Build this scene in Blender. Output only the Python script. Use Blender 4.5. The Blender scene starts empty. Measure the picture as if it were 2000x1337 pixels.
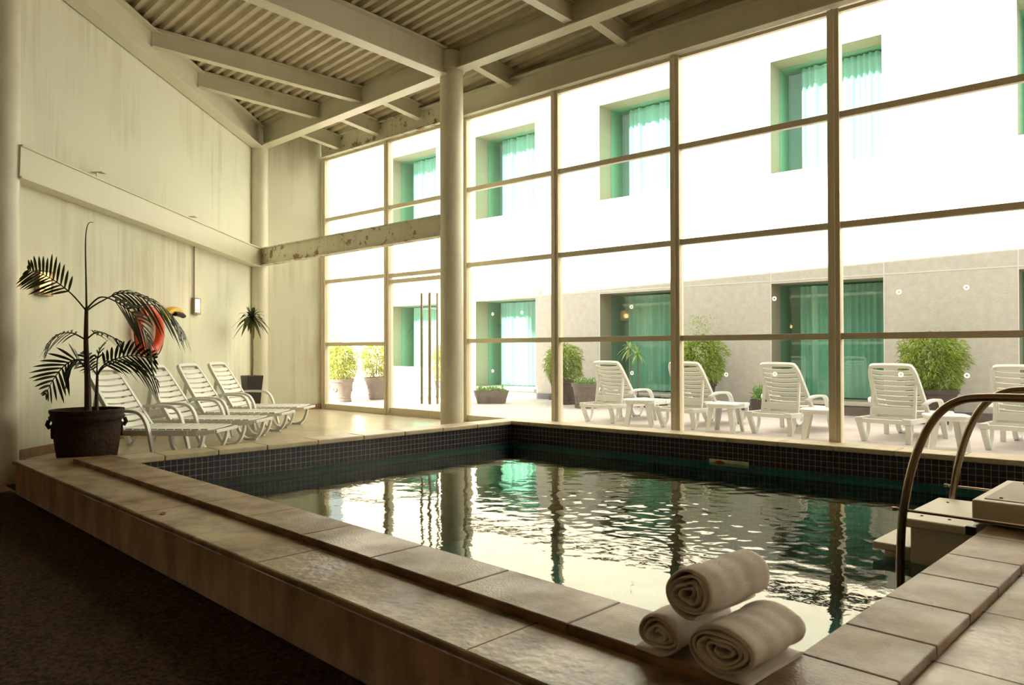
import bpy, math, random
import numpy as np
from mathutils import Vector, Matrix
SC = bpy.context.scene
COL = SC.collection
R = math.radians
PI = math.pi

# ------------------------------------------------------------------ camera
FPX = 1462.5
YAW, PITCH, ROLL = R(-44.58), R(.507), R(-.133)
CAM = Vector((0, 0, 1.0))
fwd = Vector((math.sin(YAW)*math.cos(PITCH), math.cos(YAW)*math.cos(PITCH), math.sin(PITCH)))
_rt = Vector((math.cos(YAW), -math.sin(YAW), 0)); _up = _rt.cross(fwd)
rt = _rt*math.cos(ROLL) + _up*math.sin(ROLL)
up = -_rt*math.sin(ROLL) + _up*math.cos(ROLL)
cd = bpy.data.cameras.new('camera'); co = bpy.data.objects.new('camera', cd); COL.objects.link(co)
cd.sensor_width = 36; cd.lens = FPX*36/2000; cd.clip_start = .05; cd.clip_end = 300
m = Matrix((rt, up, -fwd)).transposed().to_4x4(); m.translation = CAM
co.matrix_world = m
SC.camera = co
cd.dof.use_dof = True; cd.dof.focus_distance = 10.0; cd.dof.aperture_fstop = 5.0

def ray(px, py):
    return fwd + rt*((px-1000)/FPX) - up*((py-668.5)/FPX)
def at(px, py, d):                      # point seen at a pixel, d metres deep
    return CAM + ray(px, py)*d
def on_plane(px, py, a, b):             # on the upright plane through a, b
    n = Vector((-(b[1]-a[1]), b[0]-a[0], 0)); v = ray(px, py)
    return CAM + v*(n.dot(Vector((a[0], a[1], 0))-CAM)/n.dot(v))

# ------------------------------------------------------------------ light
SC.view_settings.view_transform = 'Standard'
SC.view_settings.look = 'None'
SC.view_settings.gamma = 1
SC.view_settings.use_curve_mapping = False
SC.view_settings.exposure = 2.42
w = bpy.data.worlds.new('sky'); SC.world = w; w.use_nodes = True
bg = w.node_tree.nodes['Background']
bg.inputs[0].default_value = (.92, .97, .95, 1); bg.inputs[1].default_value = .42
sd = bpy.data.lights.new('sun', 'SUN'); so = bpy.data.objects.new('sun', sd); COL.objects.link(so)
sd.energy = 5.4; sd.angle = R(1.2); sd.color = (1, .91, .80)
so.rotation_euler = Vector((.26, 1, -.61)).to_track_quat('-Z', 'Y').to_euler()

# ------------------------------------------------------------------ materials
class M: pass
def new_mat(name):
    m = bpy.data.materials.new(name); m.use_nodes = True
    nt = m.node_tree; b = nt.nodes['Principled BSDF']
    return m, nt, b
def mat(name, col, rough=.5, metal=0, noise=0, scale=8, col2=None, bump=0, bscale=60, spec=.5, coat=0, rough2=None, stretch=None, emit=None, estr=0, trans=0, detail=6, contrast=(.35, .65)):
    m, nt, b = new_mat(name)
    N = nt.nodes; L = nt.links
    b.inputs['Base Color'].default_value = (*col, 1)
    b.inputs['Roughness'].default_value = rough
    b.inputs['Metallic'].default_value = metal
    b.inputs['Specular IOR Level'].default_value = spec
    if coat: b.inputs['Coat Weight'].default_value = coat; b.inputs['Coat Roughness'].default_value = .12
    if emit: b.inputs['Emission Color'].default_value = (*emit, 1); b.inputs['Emission Strength'].default_value = estr
    if trans: b.inputs['Subsurface Weight'].default_value = 0
    tc = N.new('ShaderNodeTexCoord'); mp = N.new('ShaderNodeMapping'); L.new(tc.outputs['Object'], mp.inputs[0])
    if stretch: mp.inputs['Scale'].default_value = stretch
    if col2:
        n = N.new('ShaderNodeTexNoise'); n.inputs['Scale'].default_value = scale; n.inputs['Detail'].default_value = detail; n.inputs['Roughness'].default_value = .62
        L.new(mp.outputs[0], n.inputs['Vector'])
        r = N.new('ShaderNodeValToRGB'); r.color_ramp.elements[0].position = contrast[0]; r.color_ramp.elements[1].position = contrast[1]
        r.color_ramp.elements[0].color = (*col2, 1); r.color_ramp.elements[1].color = (*col, 1)
        L.new(n.outputs['Fac'], r.inputs[0]); L.new(r.outputs[0], b.inputs['Base Color'])
    if rough2:
        n5 = N.new('ShaderNodeTexNoise'); n5.inputs['Scale'].default_value = 2.3; n5.inputs['Detail'].default_value = 7; L.new(tc.outputs['Object'], n5.inputs['Vector'])
        mr = N.new('ShaderNodeMapRange'); mr.inputs[1].default_value = .42; mr.inputs[2].default_value = .60; mr.inputs[3].default_value = rough2; mr.inputs[4].default_value = rough
        L.new(n5.outputs['Fac'], mr.inputs[0]); L.new(mr.outputs[0], b.inputs['Roughness'])
    if bump:
        n2 = N.new('ShaderNodeTexNoise'); n2.inputs['Scale'].default_value = bscale; n2.inputs['Detail'].default_value = 4
        L.new(tc.outputs['Object'], n2.inputs['Vector'])
        bp = N.new('ShaderNodeBump'); bp.inputs['Strength'].default_value = bump; bp.inputs['Distance'].default_value = .01
        L.new(n2.outputs['Fac'], bp.inputs['Height']); L.new(bp.outputs[0], b.inputs['Normal'])
    return m
def tile_mat(name, c1, c2, grout, size=.06, rough=.25, gap=.05, yellow=True):
    m, nt, b = new_mat(name); N = nt.nodes; L = nt.links
    uv = N.new('ShaderNodeUVMap'); br = N.new('ShaderNodeTexBrick'); br.offset = 0; br.squash = 1
    br.inputs['Color1'].default_value = (*c1, 1); br.inputs['Color2'].default_value = (*c2, 1); br.inputs['Mortar'].default_value = (*grout, 1)
    br.inputs['Scale'].default_value = 1; br.inputs['Mortar Size'].default_value = size*gap; br.inputs['Brick Width'].default_value = size; br.inputs['Row Height'].default_value = size
    br.inputs['Mortar Smooth'].default_value = .2
    L.new(uv.outputs[0], br.inputs['Vector']); L.new(br.outputs['Color'], b.inputs['Base Color'])
    b.inputs['Roughness'].default_value = rough
    bp = N.new('ShaderNodeBump'); bp.invert = True; bp.inputs['Strength'].default_value = .5; bp.inputs['Distance'].default_value = .002
    L.new(br.outputs['Fac'], bp.inputs['Height']); L.new(bp.outputs[0], b.inputs['Normal'])
    return m
def wall_mat(name, base, stain, rough=.75, peel=None):
    m, nt, b = new_mat(name); N = nt.nodes; L = nt.links
    tc = N.new('ShaderNodeTexCoord')
    mp = N.new('ShaderNodeMapping'); mp.inputs['Scale'].default_value = (5, 5, .22); L.new(tc.outputs['Object'], mp.inputs[0])
    n = N.new('ShaderNodeTexNoise'); n.inputs['Scale'].default_value = 1.5; n.inputs['Detail'].default_value = 8; n.inputs['Roughness'].default_value = .7; L.new(mp.outputs[0], n.inputs['Vector'])
    n3 = N.new('ShaderNodeTexNoise'); n3.inputs['Scale'].default_value = .7; n3.inputs['Detail'].default_value = 3; L.new(tc.outputs['Object'], n3.inputs['Vector'])
    mu = N.new('ShaderNodeMath'); mu.operation = 'MULTIPLY'; L.new(n.outputs['Fac'], mu.inputs[0]); L.new(n3.outputs['Fac'], mu.inputs[1])
    r = N.new('ShaderNodeValToRGB'); r.color_ramp.elements[0].position = .24; r.color_ramp.elements[1].position = .46
    r.color_ramp.elements[0].color = (*base, 1); r.color_ramp.elements[1].color = (*stain, 1)
    L.new(mu.outputs[0], r.inputs[0]); out = r.outputs[0]
    if peel:
        n4 = N.new('ShaderNodeTexNoise'); n4.inputs['Scale'].default_value = 5; n4.inputs['Detail'].default_value = 9; n4.inputs['Roughness'].default_value = .72; L.new(tc.outputs['Object'], n4.inputs['Vector'])
        r4 = N.new('ShaderNodeValToRGB'); r4.color_ramp.elements[0].position = .54; r4.color_ramp.elements[1].position = .60
        r4.color_ramp.elements[0].color = (0, 0, 0, 1); r4.color_ramp.elements[1].color = (1, 1, 1, 1); L.new(n4.outputs['Fac'], r4.inputs[0])
        mx = N.new('ShaderNodeMix'); mx.data_type = 'RGBA'; L.new(r4.outputs[0], mx.inputs[0]); L.new(out, mx.inputs[6]); mx.inputs[7].default_value = (*peel, 1); out = mx.outputs[2]
    L.new(out, b.inputs['Base Color']); b.inputs['Roughness'].default_value = rough
    n2 = N.new('ShaderNodeTexNoise'); n2.inputs['Scale'].default_value = 40; n2.inputs['Detail'].default_value = 5; L.new(tc.outputs['Object'], n2.inputs['Vector'])
    bp = N.new('ShaderNodeBump'); bp.inputs['Strength'].default_value = .25; bp.inputs['Distance'].default_value = .01; L.new(n2.outputs['Fac'], bp.inputs['Height']); L.new(bp.outputs[0], b.inputs['Normal'])
    return m
def schlick(N, L, f0, normal=None):
    g = N.new('ShaderNodeNewGeometry'); d = N.new('ShaderNodeVectorMath'); d.operation = 'DOT_PRODUCT'
    L.new(g.outputs['Incoming'], d.inputs[0]); L.new(normal if normal else g.outputs['Normal'], d.inputs[1])
    out = d.outputs['Value']
    for op, v in (('ABSOLUTE', None), ('SUBTRACT', 1.0), ('POWER', 5.0), ('MULTIPLY', 1-f0), ('ADD', f0)):
        n = N.new('ShaderNodeMath'); n.operation = op; n.use_clamp = op == 'ADD'
        if op == 'SUBTRACT': n.inputs[0].default_value = v; L.new(out, n.inputs[1])
        else:
            L.new(out, n.inputs[0])
            if v is not None: n.inputs[1].default_value = v
        out = n.outputs[0]
    return out
def glass_mat(name, tint, refl=(1, 1, 1), ior=1.45, extra=0):
    m = bpy.data.materials.new(name); m.use_nodes = True; nt = m.node_tree; N = nt.nodes; L = nt.links
    N.remove(N['Principled BSDF']); o = N['Material Output']
    t = N.new('ShaderNodeBsdfTransparent'); t.inputs[0].default_value = (*tint, 1)
    g = N.new('ShaderNodeBsdfGlossy'); g.inputs['Roughness'].default_value = .01; g.inputs[0].default_value = (*refl, 1)
    mx = N.new('ShaderNodeMixShader'); fo = schlick(N, L, ((ior-1)/(ior+1))**2)
    if extra:
        a = N.new('ShaderNodeMath'); a.operation = 'ADD'; a.use_clamp = True; a.inputs[1].default_value = extra; L.new(fo, a.inputs[0]); fo = a.outputs[0]
    L.new(fo, mx.inputs[0]); L.new(t.outputs[0], mx.inputs[1]); L.new(g.outputs[0], mx.inputs[2]); L.new(mx.outputs[0], o.inputs[0])
    return m
def leaf_mat(name, c1, c2, rough=.45, trans=.35):
    m, nt, b = new_mat(name); N = nt.nodes; L = nt.links
    g = N.new('ShaderNodeNewGeometry'); r = N.new('ShaderNodeValToRGB')
    r.color_ramp.elements[0].color = (*c1, 1); r.color_ramp.elements[1].color = (*c2, 1)
    L.new(g.outputs['Random Per Island'], r.inputs[0]); L.new(r.outputs[0], b.inputs['Base Color']); b.inputs['Roughness'].default_value = rough
    if trans:
        tr = N.new('ShaderNodeBsdfTranslucent'); L.new(r.outputs[0], tr.inputs[0]); mx = N.new('ShaderNodeMixShader'); mx.inputs[0].default_value = trans
        L.new(b.outputs[0], mx.inputs[1]); L.new(tr.outputs[0], mx.inputs[2]); L.new(mx.outputs[0], N['Material Output'].inputs[0])
    return m

WALL = wall_mat('stained_plaster', (.80, .80, .655), (.60, .55, .40))
WALL2 = wall_mat('peeling_plaster', (.76, .74, .58), (.50, .43, .29), peel=(.34, .21, .11))
STEEL = wall_mat('cream_painted_steel', (.76, .72, .56), (.68, .61, .45), rough=.42)
DECKM = mat('roof_sheet_paint', (.66, .58, .41), .5, col2=(.56, .48, .33), scale=3)
COLM = mat('column_paint', (.80, .78, .63), .38, col2=(.74, .70, .54), scale=3)
FRAME = mat('champagne_aluminium', (.78, .70, .53), .45)
GLASS = glass_mat('window_glass', (.985, 1, .985))
STONE = mat('wet_limestone', (.36, .265, .15), .5, col2=(.12, .08, .04), scale=5, bump=.4, bscale=25, detail=10, spec=.6, rough2=.3, contrast=(.33, .56))
COPE = mat('limestone_coping', (.36, .245, .135), .5, col2=(.15, .095, .045), scale=4.5, bump=.3, bscale=90, detail=10, rough2=.3)
COPELT = mat('pale_coping_edge', (.62, .53, .36), .4, col2=(.50, .41, .26), scale=6, bump=.15, bscale=60)
RISER = mat('brown_stone_riser', (.56, .39, .215), .6, col2=(.28, .18, .095), scale=4, stretch=(1, 1, .35), bump=.4, bscale=30, detail=9)
JOINT = mat('dark_joint', (.07, .045, .025), .8)
FLOORM = mat('polished_travertine', (.64, .56, .40), .22, col2=(.50, .42, .28), scale=2.2, detail=9, bump=.04, bscale=14)
CARPET = mat('brown_carpet', (.13, .09, .057), 1, col2=(.032, .021, .013), scale=50, bump=1, bscale=260, spec=.1)
DARKWALL = mat('tan_room_paint', (.52, .38, .24), .9)
TILE = tile_mat('blue_black_mosaic', (.004, .005, .020), (.014, .013, .026), (.26, .23, .17), rough=.32)
TILEU = tile_mat('underwater_mosaic', (.01, .13, .17), (.02, .17, .21), (.05, .26, .30), rough=.4)
BASIN = mat('pool_bottom_plaster', (.05, .22, .22), .6)
WHITEP = mat('white_resin', (.76, .76, .70), .38)
FACADE = mat('pinkish_stucco', (.72, .665, .60), .9, col2=(.64, .585, .52), scale=9, bump=.6, bscale=45)
REVEAL = mat('shade_toned_reveal', (.37, .33, .24), .9)  # darker than the facade: shade of the window recess put into the colour
PATIO = mat('patio_stone', (.60, .53, .50), .7, col2=(.52, .45, .43), scale=2)
HGLASS = glass_mat('green_hotel_glass', (.56, .87, .76), (.85, 1, .95), 1.5, .03)
CURT = mat('pale_curtain', (.60, .68, .66), .9)
ROOMIN = mat('hotel_room_paint', (.42, .48, .40), .9)
CLAY = mat('dark_clay', (.11, .085, .075), .6, col2=(.07, .052, .045), scale=5, bump=.3, bscale=30)
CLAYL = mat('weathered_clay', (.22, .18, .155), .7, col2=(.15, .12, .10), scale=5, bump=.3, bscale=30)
CLAYI = mat('dark_brown_wicker_clay', (.042, .022, .012), .7, bump=1, bscale=26, col2=(.022, .012, .008), scale=12, stretch=(1, 1, 5))
CLAYI.node_tree.nodes['Principled BSDF'].inputs['Specular IOR Level'].default_value = .2
PLASTICD = mat('dark_brown_plastic', (.022, .013, .01), .35)
SOIL = mat('soil', (.03, .02, .012), .95, bump=1, bscale=50)
PALM = leaf_mat('palm_leaf', (.018, .034, .008), (.045, .062, .015), .4, .2)
DRAC = leaf_mat('dracaena_leaf', (.05, .07, .02), (.10, .12, .04), .45, .2)
BUSH = leaf_mat('bamboo_leaf', (.16, .26, .03), (.42, .50, .09), .5, .35)
BUSHL = leaf_mat('sun_tinted_bamboo_leaf', (.25, .34, .05), (.55, .52, .16), .5, .35)  # lighter copy of the bamboo leaf, sunlight put into its colour
HERB = leaf_mat('fresh_green_leaf', (.16, .34, .10), (.40, .55, .18), .5, .35)
BARK = mat('trunk_bark', (.10, .05, .032), .7, col2=(.05, .028, .02), scale=20, stretch=(1, 1, 3), bump=.5, bscale=40)
BARKL = mat('pale_trunk', (.26, .20, .12), .8, col2=(.16, .11, .06), scale=20)
CHROME = mat('brushed_stainless', (.27, .21, .145), .25, metal=1)
HANDLE = mat('door_handle_steel', (.5, .45, .35), .35, metal=1)
ACRY = mat('white_step_plastic', (.60, .54, .42), .45, bump=.1, bscale=80)
TOWEL = mat('white_terry_cotton', (.86, .80, .73), .95, bump=.6, bscale=420, spec=.15)
ORANGE = mat('orange_ring_vinyl', (.75, .07, .015), .45)
YELLOW = mat('yellow_rescue_plastic', (.75, .50, .02), .45)
BLACKR = mat('black_rope', (.012, .01, .008), .7)
LAMPG = mat('lit_lamp_glass', (.9, .6, .25), .4, emit=(1, .60, .18), estr=.30)
LAMPF = mat('bronze_lamp_frame', (.30, .24, .16), .5)
STICK = leaf_mat('white_sticker', (.9, .9, .86), (.9, .9, .86), .6, .85)
SIGNW = mat('white_sign_tile', (.62, .58, .42), .4)
RED = mat('red_marking', (.35, .035, .02), .5)
BASEB = mat('terracotta_baseboard', (.36, .21, .12), .5, col2=(.26, .14, .08), scale=6)

# ------------------------------------------------------------------ mesh helpers
class MB:
    def __init__(s): s.v = []; s.f = []; s.uv = {}; s.sm = []
    def add(s, vs, fs, smooth=False, uvs=None):
        o = len(s.v); s.v += [tuple(v) for v in vs]
        for i, f in enumerate(fs):
            s.f.append(tuple(o+k for k in f)); s.sm.append(smooth)
            if uvs: s.uv[len(s.f)-1] = uvs[i]
        return s
    def quad(s, a, b, c, d, uv=None): return s.add([a, b, c, d], [(0, 1, 2, 3)], uvs=[uv] if uv else None)
    def box(s, c, d, X=(1, 0, 0), Y=(0, 1, 0), Z=(0, 0, 1)):
        c = Vector(c); X = Vector(X)*d[0]/2; Y = Vector(Y)*d[1]/2; Z = Vector(Z)*d[2]/2
        vs = [c+X*i+Y*j+Z*k for k in (-1, 1) for j in (-1, 1) for i in (-1, 1)]
        return s.add(vs, [(0, 2, 3, 1), (4, 5, 7, 6), (0, 1, 5, 4), (2, 6, 7, 3), (0, 4, 6, 2), (1, 3, 7, 5)])
    def bb(s, x0, x1, y0, y1, z0, z1): return s.box(((x0+x1)/2, (y0+y1)/2, (z0+z1)/2), (x1-x0, y1-y0, z1-z0))
    def bar(s, a, b, w, h, upv=(0, 0, 1)):     # w across, h along upv
        a = Vector(a); b = Vector(b); Y = (b-a); l = Y.length; Y /= l; X = Y.cross(Vector(upv)).normalized(); Z = X.cross(Y)
        return s.box((a+b)/2, (w, l, h), X, Y, Z)
    def prism(s, poly, z0, z1):
        n = len(poly); vs = [(x, y, z0) for x, y in poly]+[(x, y, z1) for x, y in poly]
        return s.add(vs, [tuple(range(n-1, -1, -1)), tuple(range(n, 2*n))]+[(i, (i+1) % n, n+(i+1) % n, n+i) for i in range(n)])
    def lathe(s, prof, seg=32, c=(0, 0, 0), cap=True):
        vs = []; fs = []
        for r, z in prof:
            for i in range(seg):
                a = 2*PI*i/seg; vs.append((c[0]+r*math.cos(a), c[1]+r*math.sin(a), c[2]+z))
        n = len(prof)
        for j in range(n-1):
            for i in range(seg):
                k = (i+1) % seg; fs.append((j*seg+i, j*seg+k, (j+1)*seg+k, (j+1)*seg+i))
        s.add(vs, fs, True)
        if cap:
            o = len(s.v)-n*seg
            s.f.append(tuple(o+i for i in range(seg-1, -1, -1))); s.sm.append(False)
            s.f.append(tuple(o+(n-1)*seg+i for i in range(seg))); s.sm.append(False)
        return s
    def tube(s, pts, r, seg=10, cap=True, flat=1.0, upv=None):
        pts = [Vector(p) for p in pts]; n = len(pts)
        rs = r if isinstance(r, (list, tuple)) else [r]*n
        vs = []; fs = []; pu = None
        for i, p in enumerate(pts):
            t = (pts[min(i+1, n-1)]-pts[max(i-1, 0)]).normalized()
            if upv is not None: u = Vector(upv)
            elif pu is None: u = Vector((0, 0, 1)) if abs(t.z) < .9 else Vector((1, 0, 0))
            else: u = pu
            x = t.cross(u).normalized(); u = x.cross(t).normalized(); pu = u
            for k in range(seg):
                a = 2*PI*k/seg; vs.append(p+x*math.cos(a)*rs[i]+u*math.sin(a)*rs[i]*flat)
        for i in range(n-1):
            for k in range(seg):
                q = (k+1) % seg; fs.append((i*seg+k, i*seg+q, (i+1)*seg+q, (i+1)*seg+k))
        s.add(vs, fs, True)
        if cap:
            o = len(s.v)-n*seg
            s.f.append(tuple(o+k for k in range(seg-1, -1, -1))); s.sm.append(False)
            s.f.append(tuple(o+(n-1)*seg+k for k in range(seg))); s.sm.append(False)
        return s
    def strip(s, pts, w, h, upv):      # rectangular section swept along pts, w along upv, h across
        pts = [Vector(p) for p in pts]; n = len(pts); u = Vector(upv).normalized(); vs = []; fs = []
        for i, p in enumerate(pts):
            t = (pts[min(i+1, n-1)]-pts[max(i-1, 0)]).normalized(); x = t.cross(u).normalized()
            for a, b in ((-1, -1), (1, -1), (1, 1), (-1, 1)): vs.append(p+u*a*w/2+x*b*h/2)
        for i in range(n-1):
            for k in range(4):
                q = (k+1) % 4; fs.append((i*4+k, i*4+q, (i+1)*4+q, (i+1)*4+k))
        fs += [(3, 2, 1, 0), tuple((n-1)*4+k for k in range(4))]
        return s.add(vs, fs, True)
    def build(s, name, mt, parent=None, bevel=0, fix=False):
        me = bpy.data.meshes.new(name); me.from_pydata([tuple(v) for v in s.v], [], s.f)
        me.polygons.foreach_set('use_smooth', s.sm)
        if s.uv:
            ul = me.uv_layers.new(name='UVMap')
            for fi, uv in s.uv.items():
                for k, li in enumerate(me.polygons[fi].loop_indices): ul.data[li].uv = uv[k]
        me.materials.append(mt); me.update()
        o = bpy.data.objects.new(name, me); COL.objects.link(o)
        if parent: o.parent = parent
        if any(s.sm):
            me.set_sharp_from_angle(angle=R(40))
        if bevel:
            b = o.modifiers.new('bevel', 'BEVEL'); b.width = bevel; b.segments = 2; b.limit_method = 'ANGLE'; b.angle_limit = R(40)
        return o
def tag(o, label, cat, group=None, kind=None):
    o['label'] = label; o['category'] = cat
    if group: o['group'] = group
    if kind: o['kind'] = kind
    return o
def struct(o, label=None, cat=None):
    o['kind'] = 'structure'
    if label: o['label'] = label; o['category'] = cat
    return o
def empty(name, loc=(0, 0, 0), rz=0, label=None, cat=None, group=None):
    o = bpy.data.objects.new(name, None); COL.objects.link(o); o.location = loc; o.rotation_euler = (0, 0, rz); o.empty_display_size = .1
    if label: tag(o, label, cat, group)
    return o
def kids(o): return [c for c in COL.objects if c.parent == o]
def copy_tree(o, parent=None):
    c = o.copy(); COL.objects.link(c)
    if parent: c.parent = parent
    for ch in kids(o):
        if ch != c: copy_tree(ch, c)
    return c

# ------------------------------------------------------------------ layout
ZF = -.13                                    # pool deck and patio floor
ZC = -.33                                    # carpet floor
ZL = -.035                                   # ledge top; the coping top is z = 0
WA, WB = Vector((-8.78, 1.60, 0)), Vector((-13.02, 6.47, 0))      # angled left wall
WD = (WB-WA).normalized(); WN = Vector((-WD.y, WD.x, 0)) * -1      # into the room
if WN.x < 0: WN = -WN
def gy(x): return 7.9+.05*(x+8.8)            # line of the glazed wall
def py_(x): return 7.45+.08*(x+7.35)         # far edge of the pool
def roof(x, y): return 5.14+.045*(x+11)-.05*(y-6.7)-.12*max(0, y-6.9)
PX0, PX1, PY0 = -7.35, -1.06, 2.42

# ---- floors
b = MB(); b.prism([(-14, -4.2), (4.2, -4.2), (4.2, 1.72), (-8.3, 1.72), (-8.3, 2.05), (-9.4, 2.05), (-14, 2.05)], ZC-.2, ZC)
struct(b.build('floor', CARPET), 'dark brown carpet on the lower floor along the pool ledge', 'floor')
cx = PX0-.33
b = MB(); b.prism([(-7.86, 2.75), (cx, 2.75), (cx, py_(cx)+.33), (4.2, py_(4.2)+.33), (4.2, gy(4.2)+.1), (-13.6, gy(-13.6)+.1), (-13.3, 6.3), (-9.15, 2.0), (-8.72, 1.97), (-8.30, 1.78)], ZF-.4, ZF)
struct(b.build('floor', FLOORM), 'polished beige stone pool deck under the indoor loungers', 'floor')
b = MB(); b.bb(-9.3, -8.28, 1.0, 1.74, ZC, ZC+.012)
struct(b.build('floor', BASEB), 'narrow strip of brown floor tile between carpet and column', 'floor')
b = MB(); b.prism([(-26, gy(-26)+.14), (12, gy(12)+.14), (12, 30), (-26, 30)], ZF-.3, ZF)
struct(b.build('floor', PATIO), 'pale stone patio floor outside the glass wall', 'patio floor')

# ---- pool: ledge, coping, tile band, basin
pool = empty('swimming_pool', (PX0, PY0, 0), 0, 'raised swimming pool with dark blue mosaic band, stone coping and outer ledge', 'pool')
def pp(mb, name, mt, bevel=0):
    o = mb.build(name, mt, pool, bevel); o.matrix_parent_inverse = Matrix.Translation((-PX0, -PY0, 0)); return o
b = MB(); b.prism([(-8.30, 1.72), (3.6, 1.72), (3.6, 2.09), (-7.78, 2.09), (-7.78, 2.75), (-7.90, 2.75)], -.075, ZL)
pp(b, 'ledge_top', STONE, .012)
b = MB(); b.prism([(-8.28, 1.745), (3.6, 1.745), (3.6, 2.09), (-7.78, 2.09), (-7.78, 2.75), (-7.90, 2.75)], ZC-.05, -.075)
pp(b, 'ledge_riser', RISER)
b = MB(); b.prism([(-.757, 2.09), (3.6, 2.09), (3.6, 8.0), (-.757, 8.0)], -.2, ZL)
pp(b, 'ledge_top', STONE, .01)
for x in (-5.05, -3.45, -1.93, -.4):
    b = MB(); b.bb(x-.002, x+.002, 1.735, 2.09, ZL-.03, ZL+.0008); pp(b, 'ledge_joint', JOINT)
for y in (2.75, 3.4, 4.05):
    b = MB(); b.bb(-.757, 2, y-.0025, y+.0025, ZL-.02, ZL+.0008); pp(b, 'ledge_joint', JOINT)
def slabs(name, mt, rects, z0=-.05, z1=0, bev=.006):
    b = MB()
    for q in rects: b.prism(q, z0, z1)
    return pp(b, name, mt, bev)
g = .003
xsn = [-7.78, -7.35, -6.75, -6.12, -5.50, -4.90, -4.30, -3.66, -3.02, -2.40, -1.78, -1.06]
slabs('near_coping', COPE, [[(a+g, 2.09), (c-g, 2.09), (c-g, 2.42), (a+g, 2.42)] for a, c in zip(xsn[:-1], xsn[1:])]+[[(-1.06+g, 2.09), (-.757, 2.09), (-.757, 2.42), (-1.06+g, 2.42)]])
ysr = [2.42, 2.80, 3.22, 3.66, 4.10, 4.60, 5.2, 5.8, 6.4, 7.0, 7.6, py_(-1.06)]
slabs('right_coping', COPE, [[(-1.06, a+g), (-.757, a+g), (-.757, c-g), (-1.06, c-g)] for a, c in zip(ysr[:-1], ysr[1:])])
ysl = [2.42, 2.76, 3.28, 3.80, 4.4, 5.0, 5.6, 6.2, 6.8, py_(PX0)-.0]
slabs('left_coping', COPELT, [[(cx, a+g), (PX0, a+g), (PX0, c-g), (cx, c-g)] for a, c in zip(ysl[:-1], ysl[1:])], -.055, 0, .012)
xf = [cx, PX0]+[PX0+.3+.57*i for i in range(12)]; xf = [x for x in xf if x < -.9]+[-.757]
slabs('far_coping', COPELT, [[(a+g, py_(a)), (c-g, py_(c)), (c-g, py_(c)+.33), (a+g, py_(a)+.33)] for a, c in zip(xf[:-1], xf[1:])], -.055, 0, .012)
# mortar bed under the joints
b = MB(); b.prism([(-7.77, 2.10), (-.767, 2.10), (-.767, 2.40), (-7.77, 2.40)], -.045, -.006); b.prism([(-1.04, 2.4), (-.767, 2.4), (-.767, 7.9), (-1.04, 7.9)], -.045, -.006)
b.prism([(cx+.01, 2.4), (PX0-.02, 2.4), (PX0-.02, 7.4), (cx+.01, 7.4)], -.05, -.006); b.prism([(cx+.01, py_(cx)+.02), (-.77, py_(-.77)+.02), (-.77, py_(-.77)+.3), (cx+.01, py_(cx)+.3)], -.05, -.006)
pp(b, 'coping_bed', JOINT)
def wallq(mb, a, c, z0, z1):
    l = (Vector(c)-Vector(a)).length
    mb.quad((*a, z0), (*c, z0), (*c, z1), (*a, z1), [(0, z0+.05), (l, z0+.05), (l, z1+.05), (0, z1+.05)])
e = .02
cor = [(PX0-e, PY0-e), (PX0-e, py_(PX0)+e), (PX1+e, py_(PX1)+e), (PX1+e, PY0-e)]
ZW = -.29
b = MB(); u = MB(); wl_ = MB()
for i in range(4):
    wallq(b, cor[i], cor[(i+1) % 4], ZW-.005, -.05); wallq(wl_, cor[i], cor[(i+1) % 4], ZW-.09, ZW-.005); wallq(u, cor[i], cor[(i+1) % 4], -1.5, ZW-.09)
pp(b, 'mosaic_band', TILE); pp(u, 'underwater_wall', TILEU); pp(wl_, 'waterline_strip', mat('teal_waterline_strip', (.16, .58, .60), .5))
b = MB(); b.prism(cor[::-1], -1.6, -1.5); pp(b, 'basin_floor', BASIN)
# depth marker
fx = Vector((1, .08, 0)).normalized()
p0 = on_plane(1385, 905, (PX0, py_(PX0)), (PX1, py_(PX1))); p1 = on_plane(1462, 910, (PX0, py_(PX0)), (PX1, py_(PX1)))
mc = (p0+p1)/2; mc.z = ZW+.005
mk = empty('depth_marker', mc, math.atan2(fx.y, fx.x), 'small pale marker plate with a red mark on the far pool wall', 'sign')
wd = (p1-p0).length
b = MB(); b.box((0, .006, 0), (wd, .012, .06)); b.build('plate', SIGNW, mk, .002)
b = MB()
n = 14; xsn2 = [-.5+i/n for i in range(n+1)]
def bulge(t): return .018*max(0, math.cos(t*PI))**2
lft = -wd*.22
vs = [(lft+t*wd*.36, -.002, bulge(t)) for t in xsn2]+[(lft+t*wd*.36, -.002, -bulge(t)*.7) for t in xsn2]
b.add(vs, [(i, n+1+i, n+2+i, i+1) for i in range(n)]); b.box((0, -.001, 0), (.004, .003, .056)); b.box((lft, -.001, 0), (wd*.4, .003, .002)); b.build('red_mark', RED, mk)
b = MB()
for k in range(3): b.box((wd*.25, -.001, .014-.013*k), (wd*.30*(1-.2*k), .003, .003))
b.build('faint_print', REVEAL, mk)

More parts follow.
